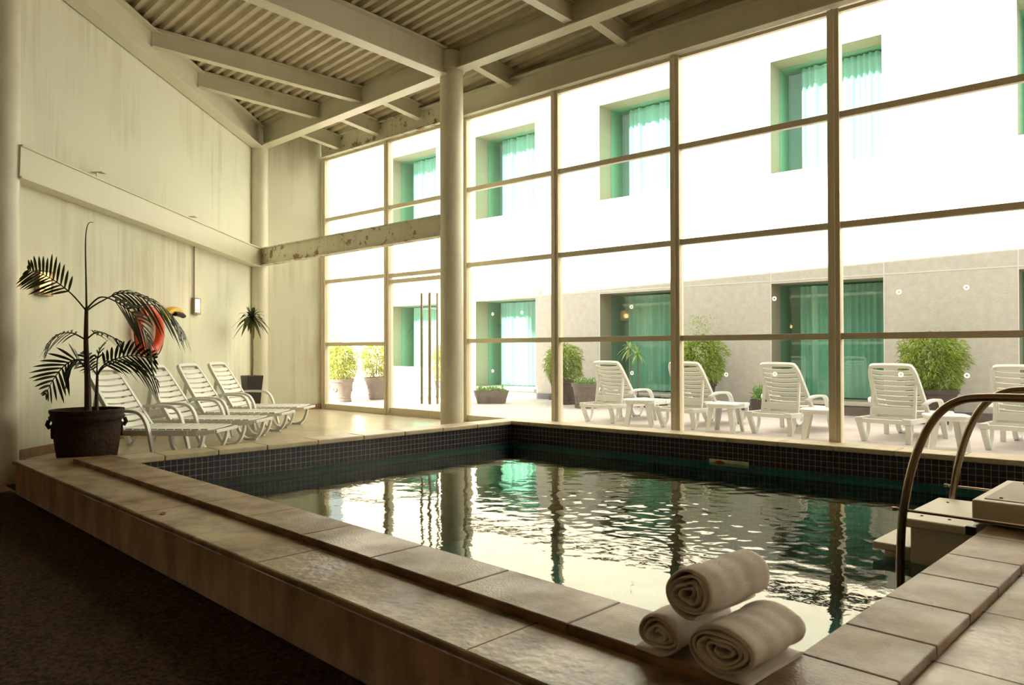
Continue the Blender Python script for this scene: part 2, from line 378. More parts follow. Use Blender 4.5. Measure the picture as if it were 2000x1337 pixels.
# ---- water
def water():
    nx, ny = 420, 360
    X = np.linspace(PX0-e, PX1+e, nx); S = np.linspace(0, 1, ny)
    gx, gs = np.meshgrid(X, S); y0 = PY0-e; y1 = 7.45+.08*(gx+7.35)+e; gyy = y0+(y1-y0)*gs
    rng = np.random.default_rng(4); h = np.zeros_like(gx)
    for k in range(46):
        a = rng.uniform(0, 2*np.pi); lam = np.exp(rng.uniform(np.log(.10), np.log(1.3))); kk = 2*np.pi/lam
        h += .00030*lam**1.05*np.sin(kk*(gx*np.cos(a)+gyy*np.sin(a))+rng.uniform(0, 6.3))
    calm = .6+.4*np.clip((gyy-2.4)/3.0, 0, 1)
    h *= calm*.75
    env = np.exp(-(((gx+3.3)/1.5)**2+((gyy-5.2)/1.0)**2))
    for k in range(40):
        a = rng.uniform(0, 2*np.pi); lam = rng.uniform(.06, .22); kk = 2*np.pi/lam
        h += env*.00014*(lam/.1)*np.sin(kk*(gx*np.cos(a)+gyy*np.sin(a))+rng.uniform(0, 6.3)+1.5*np.sin(gx*2.2+k))
    for (sx, sy, amp, lam, dec) in ((-3.3, 5.0, .00035, .09, .8), (-2.5, 4.7, .0003, .11, .7)):
        d = np.hypot(gx-sx, (gyy-sy)*1.1); h += amp*np.sin(2*np.pi*d/lam+1.9*np.sin(gx*4+gyy)+1.6*np.sin(gyy*5.1))*np.exp(-((d-.45)/dec)**2)*(.5+.5*np.sin(gx*3.1+gyy*2.3))
    V = np.stack([gx, gyy, ZW+h], -1).reshape(-1, 3)
    i = np.arange(nx-1)[None, :]+nx*np.arange(ny-1)[:, None]
    F = np.stack([i, i+1, i+nx+1, i+nx], -1).reshape(-1, 4)
    me = bpy.data.meshes.new('pool_water'); me.from_pydata(V.tolist(), [], F.tolist()); me.polygons.foreach_set('use_smooth', [True]*len(F))
    m = bpy.data.materials.new('pool_water'); m.use_nodes = True; N = m.node_tree.nodes; L = m.node_tree.links; N.remove(N['Principled BSDF'])
    t = N.new('ShaderNodeBsdfTransparent'); t.inputs[0].default_value = (.42, .78, .74, 1)
    gl = N.new('ShaderNodeBsdfGlossy'); gl.inputs['Roughness'].default_value = .0; gl.inputs[0].default_value = (.95, .97, .88, 1)
    f = N.new('ShaderNodeFresnel'); f.inputs[0].default_value = 1.42
    tc = N.new('ShaderNodeTexCoord'); nn = N.new('ShaderNodeTexNoise'); nn.inputs['Scale'].default_value = 9; nn.inputs['Detail'].default_value = 3
    L.new(tc.outputs['Object'], nn.inputs['Vector'])
    bp = N.new('ShaderNodeBump'); bp.inputs['Strength'].default_value = .12; bp.inputs['Distance'].default_value = .01; L.new(nn.outputs['Fac'], bp.inputs['Height'])
    L.new(bp.outputs[0], gl.inputs['Normal']); L.new(bp.outputs[0], f.inputs['Normal'])
    mx = N.new('ShaderNodeMixShader'); L.new(f.outputs[0], mx.inputs[0]); L.new(t.outputs[0], mx.inputs[1]); L.new(gl.outputs[0], mx.inputs[2]); L.new(mx.outputs[0], N['Material Output'].inputs[0])
    me.materials.append(m); o = bpy.data.objects.new('pool_water', me); COL.objects.link(o)
    tag(o, 'rippling teal water in the pool reflecting the bright windows', 'water')
water()

# ---- walls
T = .2
def wall_seg(name, a, c, z0, z1, mt, th=T, side=None):
    a = Vector((a[0], a[1], 0)); c = Vector((c[0], c[1], 0)); d = (c-a).normalized(); n = Vector((-d.y, d.x, 0))
    if n.dot(Vector(side)-a) > 0: n = -n
    b = MB(); q = [a, c, c+n*th, a+n*th]
    if (q[1]-q[0]).cross(q[2]-q[1]).z < 0: q = q[::-1]
    b.prism([(p.x, p.y) for p in q], z0, z1); return struct(b.build(name, mt))
IN = (-5, 4, 0)
wall_seg('wall_left', WA, WB-WD*0.0, ZF-.4, 5.6, WALL, side=IN)
RX = -12.93
wall_seg('wall_left_return', (-13.0, 6.45), (-12.66, gy(-12.66)), ZF-.4, 5.35, WALL, side=IN)
wall_seg('wall_near_left', (-9.0, -4.2), (-8.85, 1.66), ZC-.1, 6.1, DARKWALL, side=IN)
wall_seg('wall_back', (-9, -4.1), (4.1, -4.1), ZC-.1, 6.3, DARKWALL, side=IN)
wall_seg('wall_right', (4.1, -4.1), (4.1, gy(4.1)), ZC-.1, 6.3, DARKWALL, side=IN)
# baseboards
b = MB(); a = WA+WN*.012; c = WB+WN*.012; b.bar((a.x, a.y, ZF+.05), (c.x, c.y, ZF+.05), .024, .10); struct(b.build('baseboard_left', BASEB))
b = MB(); b.bar((-12.98, 6.5, ZF+.045), (-12.64, gy(-12.66)-.06, ZF+.045), .03, .09); struct(b.build('baseboard_return', BASEB))

# ---- roof
b = MB()
y = -4.2; prof = []
P = .155
while y < 8.75:
    for dy, dz in ((0, 0), (.045, 0), (.065, .05), (.125, .05), (.145, 0)): prof.append((y+dy, dz))
    y += P
x0, x1 = -13.8, 4.3; n = len(prof)
def cut(yy): return min(3.9, max(x0, (yy-8.0)/.05-8.8))    # the roof ends on the line of the glass
prof = [q for q in prof if q[0] < 8.58]; n = len(prof)
vs = [(cut(yy), yy, roof(cut(yy), yy)+dz) for yy, dz in prof]+[(x1, yy, roof(x1, yy)+dz) for yy, dz in prof]
b.add(vs, [(i, i+1, n+i+1, n+i) for i in range(n-1)])
struct(b.build('ceiling', DECKM), 'ribbed cream metal roof sheeting above the beams', 'ceiling')
b = MB()
q = [(x0, -4.3), (x1, -4.3), (x1, gy(x1)+.12), (x0, gy(x0)+.12)]
vs = [(x, yy, roof(x, 0)-.05*yy+.07) for x, yy in q]+[(x, yy, roof(x, 0)-.05*yy+.17) for x, yy in q]
b.add(vs, [(3, 2, 1, 0), (4, 5, 6, 7), (0, 1, 5, 4), (1, 2, 6, 5), (2, 3, 7, 6), (3, 0, 4, 7)])
struct(b.build('ceiling', DECKM), 'solid roof slab over the ribbed sheets', 'roof')

def ibeam(name, a, c, h, w, mt, label, group=None, tf=.02, tw=.03, full=0):
    """I-section from a to c, the points are at mid height"""
    a = Vector(a); c = Vector(c); d = (c-a).normalized(); X = d.cross(Vector((0, 0, 1))).normalized(); Z = X.cross(d)
    root = empty(name, a, 0, label, 'beam', group)
    a0 = Vector((0, 0, 0)); c0 = c-a
    b = MB(); b.bar(a0, c0, tw, h-2*tf+.002); b.build('web', mt, root)
    for s in (1, -1):
        b = MB(); o = Z*s*(h/2-tf/2); b.bar(a0+o, c0+o, w, tf); b.build('flange', mt, root, .003)
    return root
def off(p, v, z=0): return (p[0]+v[0], p[1]+v[1], p[2]+z)
# main beams along the columns
MC = Vector((-8.1, 7.0, 0)); LC = Vector((-12.93, 6.52, 0))
def zb(x): return 4.68+.045*(x+12.9)   # underside of the main beam
MH = .43
ibeam('main_roof_beam', (LC.x+.15, LC.y+.015, zb(-12.8)+MH/2), (MC.x-.17, MC.y-.02, zb(MC.x)+MH/2+.02), MH, .2, STEEL, 'deep cream steel roof beam from the corner column to the round central column')
ibeam('main_roof_beam', (MC.x+.17, MC.y+.02, zb(MC.x)+MH/2+.05), (3.9, MC.y+1.1, zb(3.9)+MH/2-.05), MH, .2, STEEL, 'deep cream steel roof beam running right from the round central column')
ibeam('main_roof_beam', (MC.x, MC.y-.17, roof(MC.x, 6.8)-.21), (MC.x+.05, -4.0, roof(-8.1, -4)-.21), .40, .2, STEEL, 'deep cream steel roof beam running from the central column over the camera')
# beam along the left wall at the roof
def wl(px, o=.12):
    a = WA+WN*o; c = WB+WN*o; return on_plane(px, 500, a, c)
pa = WA+WD*(-.3)+WN*.13; pb = WB+WN*.13-WD*.1
ibeam('wall_roof_beam', (pa.x, pa.y, 5.22), (pb.x, pb.y, 4.87), .42, .22, STEEL, 'cream steel beam following the roof along the top of the left wall')
pa = WA+WD*.22+WN*.10; pb = WB-WD*.15+WN*.10
lowb = ibeam('wall_beam', (pa.x, pa.y, 2.90), (pb.x, pb.y, 2.67), .34, .2, STEEL, 'bright cream steel beam fixed halfway up the left wall', tw=.16)
for px, py in ((193, 338), (375, 424)):
    p = on_plane(px, py, pa, pb)
    bk = empty('wall_bracket', (p.x, p.y, p.z-.03), math.atan2(WD.y, WD.x), 'small bracket on the wall beam, %s' % ('nearer the palm side' if px < 200 else 'above the lit right wall lamp'), 'bracket', 'brackets on the wall beam')
    b = MB(); b.box((0, 0, .035), (.10, .14, .008)); b.box((0, -.0, .0), (.10, .008, .07)); b.build('angle_plate', STEEL, bk)
# purlins
def purlin(a, c, h, lab, grp):
    a = Vector((a[0], a[1], roof(*a)-h/2-.005)); c = Vector((c[0], c[1], roof(*c)-h/2-.005))
    return ibeam('roof_purlin', a, c, h, .13, STEEL, lab, grp, tf=.014, tw=.02)
def my(x): return MC.y+(x-MC.x)*.1
def wy(x):  # y of the left wall face at x
    t = (x-WA.x)/(WB.x-WA.x); return WA.y+t*(WB.y-WA.y)
for x, xw, lab in ((-11.15, -11.3, 'short cream purlin nearest the corner, left of the main beam'), (-10.05, -10.45, 'longer cream purlin between left wall beam and main beam, second from the corner')):
    purlin((xw, wy(xw)+.22), (x, my(x)-.02), .25, lab, 'purlins between the left wall and the main beam')
for x, lab in ((-12.0, 'stub purlin over the narrow white wall section by the glass'), (-10.85, 'short purlin above the glass wall, left one over the glass door bay'), (-9.75, 'short purlin above the glass wall, just left of the round column'), (-7.75, 'short purlin above the glass wall, just right of the round column'), (-5.75, 'short purlin above the glass wall, second right of the round column'), (-3.8, 'short purlin above the glass wall near the top edge of the photo')):
    a = (x-.02, my(x)+.04); c = (x, gy(x)-.1)
    purlin(a, c, .25 if x > -12.3 else .3, lab, 'short purlins above the glass wall')
for x in (-6.0, -3.9):
    purlin((x, my(x)-.04), (x, -4), .25, 'cream purlin leaving the main beam at the top of the photo' if x == -6 else 'cream purlin over the pool beyond the top right', 'purlins over the pool')
# header above the glass
def gl(x, o=0): return Vector((x, gy(x)+o, 0))
a = gl(-12.64, -.06); c = gl(-8.9, -.06)
hb = ibeam('window_header_beam', (a.x, a.y, 4.81), (c.x, c.y, 4.81), .34, .18, WALL2, 'stained peeling header beam above the glass left of the column')
a = gl(-8.88, -.06); c = gl(4.0, -.06)
ibeam('window_header_beam', (a.x, a.y, 4.81), (c.x, c.y, 4.86), .35, .18, STEEL, 'cream header beam above the tall glass right of the column')
# rusty tie beam
ibeam('rusty_tie_beam', (LC.x+.14, LC.y+.02, 2.69), (MC.x-.16, MC.y-.02, 2.78), .31, .16, WALL2, 'rust-spotted steel tie beam between the corner column and the central column', tw=.1)
# closing strip over the header
b = MB()
for x in np.arange(-12.6, 4.0, 1.0):
    xb = min(x+1.0, 4.1); pa = gl(x, .04); pb = gl(xb, .04)
    b.add([(pa.x, pa.y, 4.95), (pb.x, pb.y, 4.95), (pb.x, pb.y, roof(pb.x, pb.y)+.05), (pa.x, pa.y, roof(pa.x, pa.y)+.05)], [(0, 1, 2, 3)])
struct(b.build('trim_1', DECKM))

# ---- columns
def column(x, y, r, z0, z1, label, name='round_column', collar=None):
    root = empty(name, (x, y, z0), 0, label, 'column')
    b = MB(); b.lathe([(r, 0), (r, z1-z0)], 48); b.build('shaft', COLM, root)
    if collar:
        for zc in collar:
            b = MB(); b.lathe([(r+.004, zc-z0-.02), (r+.03, zc-z0-.02), (r+.03, zc-z0+.02), (r+.004, zc-z0+.02)], 48, cap=False); b.build('collar', STEEL, root)
    return root
mcol = column(MC.x, MC.y, .165, ZF, roof(MC.x, MC.y)-.02, 'tall round cream column standing by the pool coping in front of the glass', collar=(4.98,))
column(LC.x, LC.y, .155, ZF, 4.75, 'round cream column in the far corner behind the small dracaena')
column(-8.91, 1.73, .175, ZC, 6.0, 'round column cut by the left edge of the photo, dark with one lit side')
b = MB(); b.tube([(LC.x-.16, LC.y-.12, ZF), (LC.x-.16, LC.y-.12, 4.6)], .022, 8)
tag(b.build('drain_pipe', BARKL), 'thin rust-brown pipe running up beside the corner column', 'pipe')

# ---- glazed wall
GD = Vector((1, .05, 0)).normalized(); GN = Vector((-GD.y, GD.x, 0))
MX = [-12.62, -10.72, -8.80, -6.98, -5.08, -3.17, -1.27, .63, 2.5, 4.05]
ZT = [1.13, 2.32, 3.50]
zh = 4.64
def gbar(mb, x0, x1, z0, z1, dep=.09, o=0):
    a = gl(x0, o); c = gl(x1, o); mb.box(((a.x+c.x)/2, (a.y+c.y)/2, (z0+z1)/2), ((c-a).length, dep, z1-z0), GD, GN)
for i, x in enumerate(MX):
    b = MB(); wdt = .125
    gbar(b, x-wdt/2, x+wdt/2, ZF, zh, .11); gbar(b, x-.016, x+.016, ZF, zh, .15)
    o = b.build('trim_%d' % (i+2), FRAME, None, .004); struct(o)
st = [(1234, 599), (1513, 583), (1235, 728), (1419, 731), (1514, 730), (1756, 570), (1888, 561), (1760, 731), (1889, 733), (963, 613), (1020, 610), (963, 724), (1020, 724)]
stp = [on_plane(x, y, gl(-10), gl(0)) for x, y in st]
for i in range(len(MX)-1):
    x0, x1 = MX[i]+.0625, MX[i+1]-.0625
    if i == 1: continue
    zs = [ZF+.0]+[z-(.03 if i == 0 else 0) for z in ZT]+[zh]
    root = empty('window_%d' % (i+1), (x0, gy(x0), ZF)); root['kind'] = 'structure'
    inv = Matrix.Translation((-x0, -gy(x0), -ZF))
    b = MB(); gbar(b, x0, x1, ZF, ZF+.10, .08); gbar(b, x0, x1, zh-.04, zh, .07)
    for z in zs[1:-1]: gbar(b, x0, x1, z-.034, z+.034, .07)
    o = b.build('window_frame', FRAME, root, .003); o.matrix_parent_inverse = inv
    b = MB(); gbar(b, x0, x1, ZF+.1, zh-.04, .008); o = b.build('window_pane', GLASS, root); o.matrix_parent_inverse = inv
    for p in stp:
        if x0 < p.x < x1:
            b = MB(); c = Vector((p.x, gy(p.x)-.008, p.z)); vs = []; fs = []; n = 20
            for k in range(n):
                a = 2*PI*k/n
                for r in (.011, .026): vs.append(c+GD*r*math.cos(a)+Vector((0, 0, 1))*r*math.sin(a))
            for k in range(n): q = (k+1) % n; fs.append((2*k, 2*k+1, 2*q+1, 2*q))
            b.add(vs, fs); o = b.build('ring_sticker', STICK, root); o.matrix_parent_inverse = inv; o['label'] = 'white ring sticker'
# glass door bay
x0, x1 = MX[1]+.0625, MX[2]-.0625
root = empty('door_1', (x0, gy(x0), ZF)); root['kind'] = 'structure'; inv = Matrix.Translation((-x0, -gy(x0), -ZF))
def dp(mb, name, mt, par=root, bev=0):
    o = mb.build(name, mt, par, bev); o.matrix_parent_inverse = inv; return o
b = MB(); gbar(b, x0, x1, ZF, ZF+.02, .1)
for z in (2.28, 3.47): gbar(b, x0, x1, z-.034, z+.034, .07)
gbar(b, x0, x1, 2.14, 2.21, .07); gbar(b, x0, x1, zh-.04, zh, .07)
dp(b, 'door_frame', FRAME, bev=.003)
b = MB(); gbar(b, x0, x1, 2.31, zh-.04, .008); dp(b, 'fanlight_pane', GLASS)
xm = on_plane(839, 660, gl(-10), gl(0)).x
for s, (a, c) in enumerate(((x0, xm-.003), (xm+.003, x1))):
    b = MB(); gbar(b, a, c, ZF+.12, 2.13, .01); lf = dp(b, 'door_leaf', GLASS)
    def sub(mb, nm, mt, bev=0):
        o = mb.build(nm, mt, lf, bev); return o
    b = MB(); gbar(b, a, c, ZF+.02, ZF+.12, .045); sub(b, 'bottom_rail', FRAME, .003)
    hx = xm-.10 if s == 0 else xm+.10
    b = MB()
    for o_ in (-.08, .08):
        p = gl(hx, o_); b.tube([(p.x, p.y, .10), (p.x, p.y, 1.93)], .021, 10)
    for z in (.35, 1.66):
        p = gl(hx, -.08); q = gl(hx, .08); b.tube([(p.x, p.y, z), (q.x, q.y, z)], .009, 8)
    sub(b, 'pull_handle', HANDLE)

# ------------------------------------------------------------------ hotel building
FA = Vector((-11.2, 12.6, 0)); FU = Vector((8.2, .6, 0)).normalized(); FN = Vector((FU.y, -FU.x, 0))   # FN towards the pool
hot = empty('hotel_building', FA, math.atan2(FU.y, FU.x), 'pale stucco hotel wing across the patio with recessed green windows', 'building')
def ux(x): return (x-FA.x)/FU.x          # world x on the front -> local x
WX = [ux(-16.75), ux(-13.50), ux(-9.88), ux(-6.18), ux(-2.45), ux(1.3)]
WW = 1.89; ROW = [(.10, 2.17), (4.17, 6.20), (8.3, 10.3)]
X0, X1 = ux(-18.8), ux(9); ZTOP = 12.6
# front wall, local -y is the outer face
b = MB(); xs = [X0]
for x in WX: xs += [x, x+WW]
xs.append(X1); zs = [ZF-.2]
for a, c in ROW: zs += [a, c]
zs.append(ZTOP)
for i in range(len(xs)-1):
    for j in range(len(zs)-1):
        if i % 2 == 1 and j % 2 == 1: continue
        b.quad((xs[i], 0, zs[j]), (xs[i+1], 0, zs[j]), (xs[i+1], 0, zs[j+1]), (xs[i], 0, zs[j+1]))
b.quad((X0, 8, zs[0]), (X0, 0, zs[0]), (X0, 0, ZTOP), (X0, 8, ZTOP)); b.quad((X1, 0, zs[0]), (X1, 8, zs[0]), (X1, 8, ZTOP), (X1, 0, ZTOP)); b.quad((X0, 0, ZTOP), (X1, 0, ZTOP), (X1, 8, ZTOP), (X0, 8, ZTOP))
b.build('stucco_wall', FACADE, hot)
b = MB()
for x in WX:
    for xx in (x, x+WW): b.box((xx, -.003, ZTOP/2), (.014, .006, ZTOP))
for z in (2.22, 4.14, 6.42, 8.2): b.box(((X0+X1)/2, -.003, z), (X1-X0, .006, .014))
b.build('joint_line', mat('white_joint', (.86, .86, .84), .8), hot)
b = MB(); b.box(((X0+X1)/2, -.012, ZF+.06), (X1-X0, .024, .14)); b.build('plinth', mat('grey_plinth', (.25, .25, .26), .7), hot)
DEP = .48
def hwin(x, z0, z1, k):
    root_ = MB(); x1_ = x+WW
    for q in (((x, 0, z0), (x, 0, z1), (x, DEP, z1), (x, DEP, z0)), ((x1_, 0, z1), (x1_, 0, z0), (x1_, DEP, z0), (x1_, DEP, z1)), ((x, 0, z1), (x1_, 0, z1), (x1_, DEP, z1), (x, DEP, z1)), ((x1_, 0, z0), (x, 0, z0), (x, DEP, z0), (x1_, DEP, z0))):
        root_.quad(*q)
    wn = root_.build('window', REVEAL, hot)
    b = MB(); b.quad((x, DEP-.02, z0), (x1_, DEP-.02, z0), (x1_, DEP-.02, z1), (x, DEP-.02, z1)); b.build('pane', HGLASS, wn)
    b = MB(); y0, y1 = DEP, DEP+.55
    b.quad((x, y0, z0), (x, y0, z1), (x, y1, z1), (x, y1, z0)); b.quad((x1_, y0, z1), (x1_, y0, z0), (x1_, y1, z0), (x1_, y1, z1)); b.quad((x, y1, z0), (x, y1, z1), (x1_, y1, z1), (x1_, y1, z0)); b.quad((x, y0, z1), (x1_, y0, z1), (x1_, y1, z1), (x, y1, z1)); b.quad((x, y0, z0), (x, y1, z0), (x1_, y1, z0), (x1_, y0, z0))
    b.build('room_interior', ROOMIN, wn)
    random.seed(k); b = MB(); vs = []; n = 150; xa = x+(.30 if z0 < 3 else .34); ph = random.uniform(0, 6)
    for i in range(n+1):
        t = i/n; xx = xa+(x1_-xa)*t; yy = DEP+.16+.035*math.sin(t*75+ph+3*math.sin(t*9))+.02*math.sin(t*31)
        vs += [(xx, yy, z0+.02), (xx, yy-.012*math.sin(t*40), z1-.03)]
    b.add(vs, [(2*i, 2*i+2, 2*i+3, 2*i+1) for i in range(n)], True); b.build('curtain', CURT, wn)
    if z0 < 3:
        b = MB(); b.box(((x+x1_)/2, DEP/2-.03, z0-.04), (WW, DEP+.1, .05)); b.build('sill', FACADE, wn)
for x in WX:
    for k, (a, c) in enumerate(ROW): hwin(x, a, c, int(x*10)+k)
# steps at the foot of the windows: raised kerb
b = MB(); b.box((ux(-4.9), -.10, ZF+.07), (12.5, .12, .14)); tag(b.build('stone_kerb', CLAYL), 'low grey stone kerb along the foot of the hotel wall', 'kerb')
k = bpy.data.objects['stone_kerb']; k.location = FA; k.rotation_euler = hot.rotation_euler
# garden wall at the far left
gw = MB(); gw.bb(-19.5, -19.3, 8.5, 12.4, ZF, 2.3); tag(gw.build('garden_wall', FACADE), 'white garden wall closing the patio at the far left', 'wall')
gw = MB(); gw.prism([(-17.4, 11.9), (-17.4, 12.0), (-14.7, 12.25), (-14.7, 12.1)], ZF, .55); tag(gw.build('planter_wall', FACADE), 'low white planter wall behind the sunlit potted shrubs', 'wall')

# ------------------------------------------------------------------ loungers
def bez(pts, n=8):
    pts = [Vector(p) for p in pts]; out = []
    for i in range(len(pts)-1):
        p0 = pts[max(i-1, 0)]; p1 = pts[i]; p2 = pts[i+1]; p3 = pts[min(i+2, len(pts)-1)]
        for k in range(n):
            t = k/n; out.append(.5*((2*p1)+(p2-p0)*t+(2*p0-5*p1+4*p2-p3)*t*t+(3*p1-p0-3*p2+p3)*t**3))
    out.append(pts[-1]); return out
def make_lounger():
    root = empty('sun_lounger')
    SZ = .29
    b = MB()
    for s in (-1, 1):
        b.box((s*.305, .84, SZ-.025), (.034, 1.66, .06))
        b.add([(s*.322, 1.67, SZ-.055), (s*.288, 1.67, SZ-.055), (s*.288, 1.67, SZ+.005), (s*.322, 1.67, SZ+.005), (s*.26, 1.86, SZ-.03), (s*.23, 1.86, SZ-.03), (s*.23, 1.86, SZ+.005), (s*.26, 1.86, SZ+.005)],
              [(0, 1, 2, 3), (4, 7, 6, 5), (0, 4, 5, 1), (1, 5, 6, 2), (2, 6, 7, 3), (3, 7, 4, 0)])
    for y in (.03, .36, .72, 1.3): b.box((0, y, SZ-.03), (.62, .045, .05))
    b.box((0, 1.865, SZ-.012), (.50, .03, .035))
    for s in (-1, 1): b.box((s*.32, 1.55, SZ-.02), (.03, .05, .05)); b.box((s*.27, .03, SZ-.0), (.09, .06, .02))
    b.build('base_frame', WHITEP, root, .006)
    b = MB()
    for i in range(11):
        y = .74+i*.1; hw = .29 if y < 1.65 else .29-(y-1.65)*.2
        pts = [(-hw+2*hw*k/8, y, SZ+.012-.010*(1-(2*k/8-1)**2)) for k in range(9)]
        b.strip(pts, .082, .014, (0, 1, 0))
    b.build('seat', WHITEP, root, .003)
    # backrest in its own plane
    H = Vector((0, .73, SZ+.0)); ang = R(55); D = Vector((0, -math.cos(ang), math.sin(ang))); N = Vector((0, math.sin(ang), math.cos(ang))); L = .765
    def bp_(x, s, o=0): return H+D*s+N*o+Vector((x, 0, 0))
    b = MB()
    out = [(.30, 0), (.285, .3), (.265, .6), (.252, .68), (.235, .735), (.18, L)]
    path = [bp_(-x, s) for x, s in out]+[bp_(x, s) for x, s in out[::-1]]
    b.strip(bez(path, 4), .045, .045, N)
    b.build('backrest_frame', WHITEP, root, .006)
    b = MB()
    for i in range(9):
        s = .05+i*.077; hw = .275-.045*s/L
        pts = [bp_(-hw+2*hw*k/8, s, .012-.022*(1-(2*k/8-1)**2)) for k in range(9)]
        b.strip(pts, .058, .012, D)
    b.build('backrest', WHITEP, root, .003)
    b = MB()
    for s in (-1, 1):
        b.bar(bp_(s*.245, .50, -.02), (s*.25, .36, SZ-.02), .03, .045, (0, 1, 0))
    b.box((0, .36, SZ+.075), (.49, .02, .09)); b.build('back_prop', WHITEP, root, .004)
    for s in (-1, 1):
        b = MB(); x = s*.345
        pts = bez([(x-s*.04, .50, SZ+.15), (x, .60, SZ+.20), (x, .85, SZ+.205), (x, 1.00, SZ+.185), (x, 1.08, SZ+.10), (x, 1.13, SZ-.05), (x+s*.01, 1.19, 0)], 6)
        b.strip(pts, .058, .032, (1, 0, 0)); b.build('armrest', WHITEP, root, .004)
        b = MB(); x = s*.275
        pts = bez([(x, 1.34, SZ-.05), (x, 1.37, .13), (x, 1.45, .03), (x, 1.55, .012), (x, 1.65, .05), (x, 1.71, .15), (x, 1.73, SZ-.05)], 5)
        b.strip(pts, .055, .036, (1, 0, 0)); b.box((x, 1.55, .008), (.055, .16, .016)); b.build('leg', WHITEP, root, .003)
        b = MB(); x = s*.28
        b.strip([(x, .04, SZ-.05), (x-s*.01, .10, .12), (x-s*.03, .14, 0)], .06, .05, (1, 0, 0)); b.build('leg', WHITEP, root, .004)
        b = MB()
        pts = bez([(x-s*.03, .26, SZ-.05), (x-s*.03, .25, .12), (x-s*.03, .16, .012), (x-s*.03, .10, .012)], 4); b.strip(pts, .04, .016, (1, 0, 0)); b.build('leg_brace', WHITEP, root, .002)
    return root
proto = make_lounger()
LD = Vector((.765, .644, 0)).normalized()
lounge = []
for i, (fx_, fy_, lab) in enumerate(((-7.80, 3.63, 'white slatted lounger indoors nearest the big potted palm'), (-8.50, 4.42, 'white slatted lounger indoors, second from the big potted palm'), (-9.20, 5.12, 'white slatted lounger indoors, third from the palm, by the wall lamp side'), (-9.86, 5.82, 'white slatted lounger indoors, farthest, in front of the small dracaena'))):
    lounge.append((Vector((fx_, fy_, ZF))-LD*1.745, math.atan2(LD.y, LD.x)-PI/2, lab, 'indoor loungers along the left wall'))
for i, (x, y, rz, lab) in enumerate(((-7.12, 9.02, -.04, 'white lounger outdoors seen from behind, leftmost of the patio row'), (-5.80, 9.12, -.03, 'white lounger outdoors crossed by the window post, second of the patio row'), (-4.48, 9.28, -.05, 'white lounger outdoors in the middle of the patio row'), (-3.12, 9.42, -.05, 'white lounger outdoors in front of the largest round bush'), (-1.83, 9.52, -.05, 'white lounger outdoors cut off by the right edge behind the pool handrail'))):
    lounge.append((Vector((x, y, ZF)), rz, lab, 'patio loungers behind the glass'))
for i, (loc, rz, lab, grp) in enumerate(lounge):
    o = proto if i == 0 else copy_tree(proto)
    o.location = loc; o.rotation_euler = (0, 0, rz); o.scale = (1, .9, 1); tag(o, lab, 'sun lounger', grp)
# side tables
def make_table():
    root = empty('side_table'); b = MB()
    n = 32; prof = []
    for k in range(n):
        a = 2*PI*k/n; c, s = math.cos(a), math.sin(a); r = .225/((abs(c)**5+abs(s)**5)**.2); prof.append((r*c, r*s))
    b.prism(prof, .365, .39); b.prism([(x*.93, y*.93) for x, y in prof], .33, .365); b.build('table_top', WHITEP, root, .006)
    for sx in (-1, 1):
        for sy in (-1, 1):
            b = MB(); t = (sx*.16, sy*.16, .35); f = (sx*.2, sy*.2, 0)
            for d in ((1, 0), (0, 1)):
                w_ = .075
                ax = Vector((d[0], d[1], 0)); tt = Vector(t)-Vector((sx*d[0], sy*d[1], 0))*w_/2; ff = Vector(f)-Vector((sx*d[0], sy*d[1], 0))*w_*.35
                n_ = Vector((d[1], d[0], 0))*.006
                b.add([tt-ax*w_/2-n_, tt+ax*w_/2-n_, tt+ax*w_/2+n_, tt-ax*w_/2+n_, ff-ax*w_*.3-n_, ff+ax*w_*.3-n_, ff+ax*w_*.3+n_, ff-ax*w_*.3+n_],
                      [(0, 1, 2, 3), (7, 6, 5, 4), (0, 4, 5, 1), (1, 5, 6, 2), (2, 6, 7, 3), (3, 7, 4, 0)])
            b.build('leg', WHITEP, root, .003)
    return root
tp = make_table()
for i, (x, y, lab) in enumerate(((-6.42, 9.18, 'small white plastic side table right of the leftmost patio lounger'), (-5.10, 9.30, 'small white plastic side table between the second and middle patio loungers'), (-3.77, 9.22, 'small white plastic side table behind the thick right window post'), (-2.42, 9.35, 'small white plastic side table seen between the pool handrails'))):
    o = tp if i == 0 else copy_tree(tp); o.location = (x, y, ZF); o.rotation_euler = (0, 0, .5*i+.55 if i == 0 else .15*i); tag(o, lab, 'side table', 'side tables between the patio loungers')

# ------------------------------------------------------------------ plants
def clay_pot(root, r, h, mt, relief=True):
    b = MB()
    b.lathe([(r*.78, 0), (r*.80, .015), (r*.80, h*.13), (r*.74, h*.14), (r*.74, h*.19), (r*.77, h*.21), (r*.74, h*.23), (r*.84, h*.6), (r*.92, h*.84), (r*.95, h*.86), (r*1.0, h*.87), (r*1.0, h*.95), (r*1.02, h*.97), (r*1.02, h), (r*.9, h), (r*.88, h*.9), (r*.5, h*.9)], 36)
    p = b.build('pot', mt, root)
    b = MB(); b.lathe([(.01, h*.905), (r*.89, h*.905)], 24, cap=False); b.build('soil', SOIL, root)
    if relief:
        b = MB(); a = R(-70)
        for aa in (a, a+PI*2/3, a+PI*4/3):
            c = Vector((math.cos(aa)*r*.82, math.sin(aa)*r*.82, h*.55)); T_ = Vector((-math.sin(aa), math.cos(aa), 0)); Z_ = Vector((0, 0, 1))
            b.tube([c+T_*math.cos(t)*r*.16+Z_*math.sin(t)*r*.16 for t in [2*PI*k/16 for k in range(17)]], .012, 6, cap=False)
        b.build('ring_relief', mt, p)
    return p
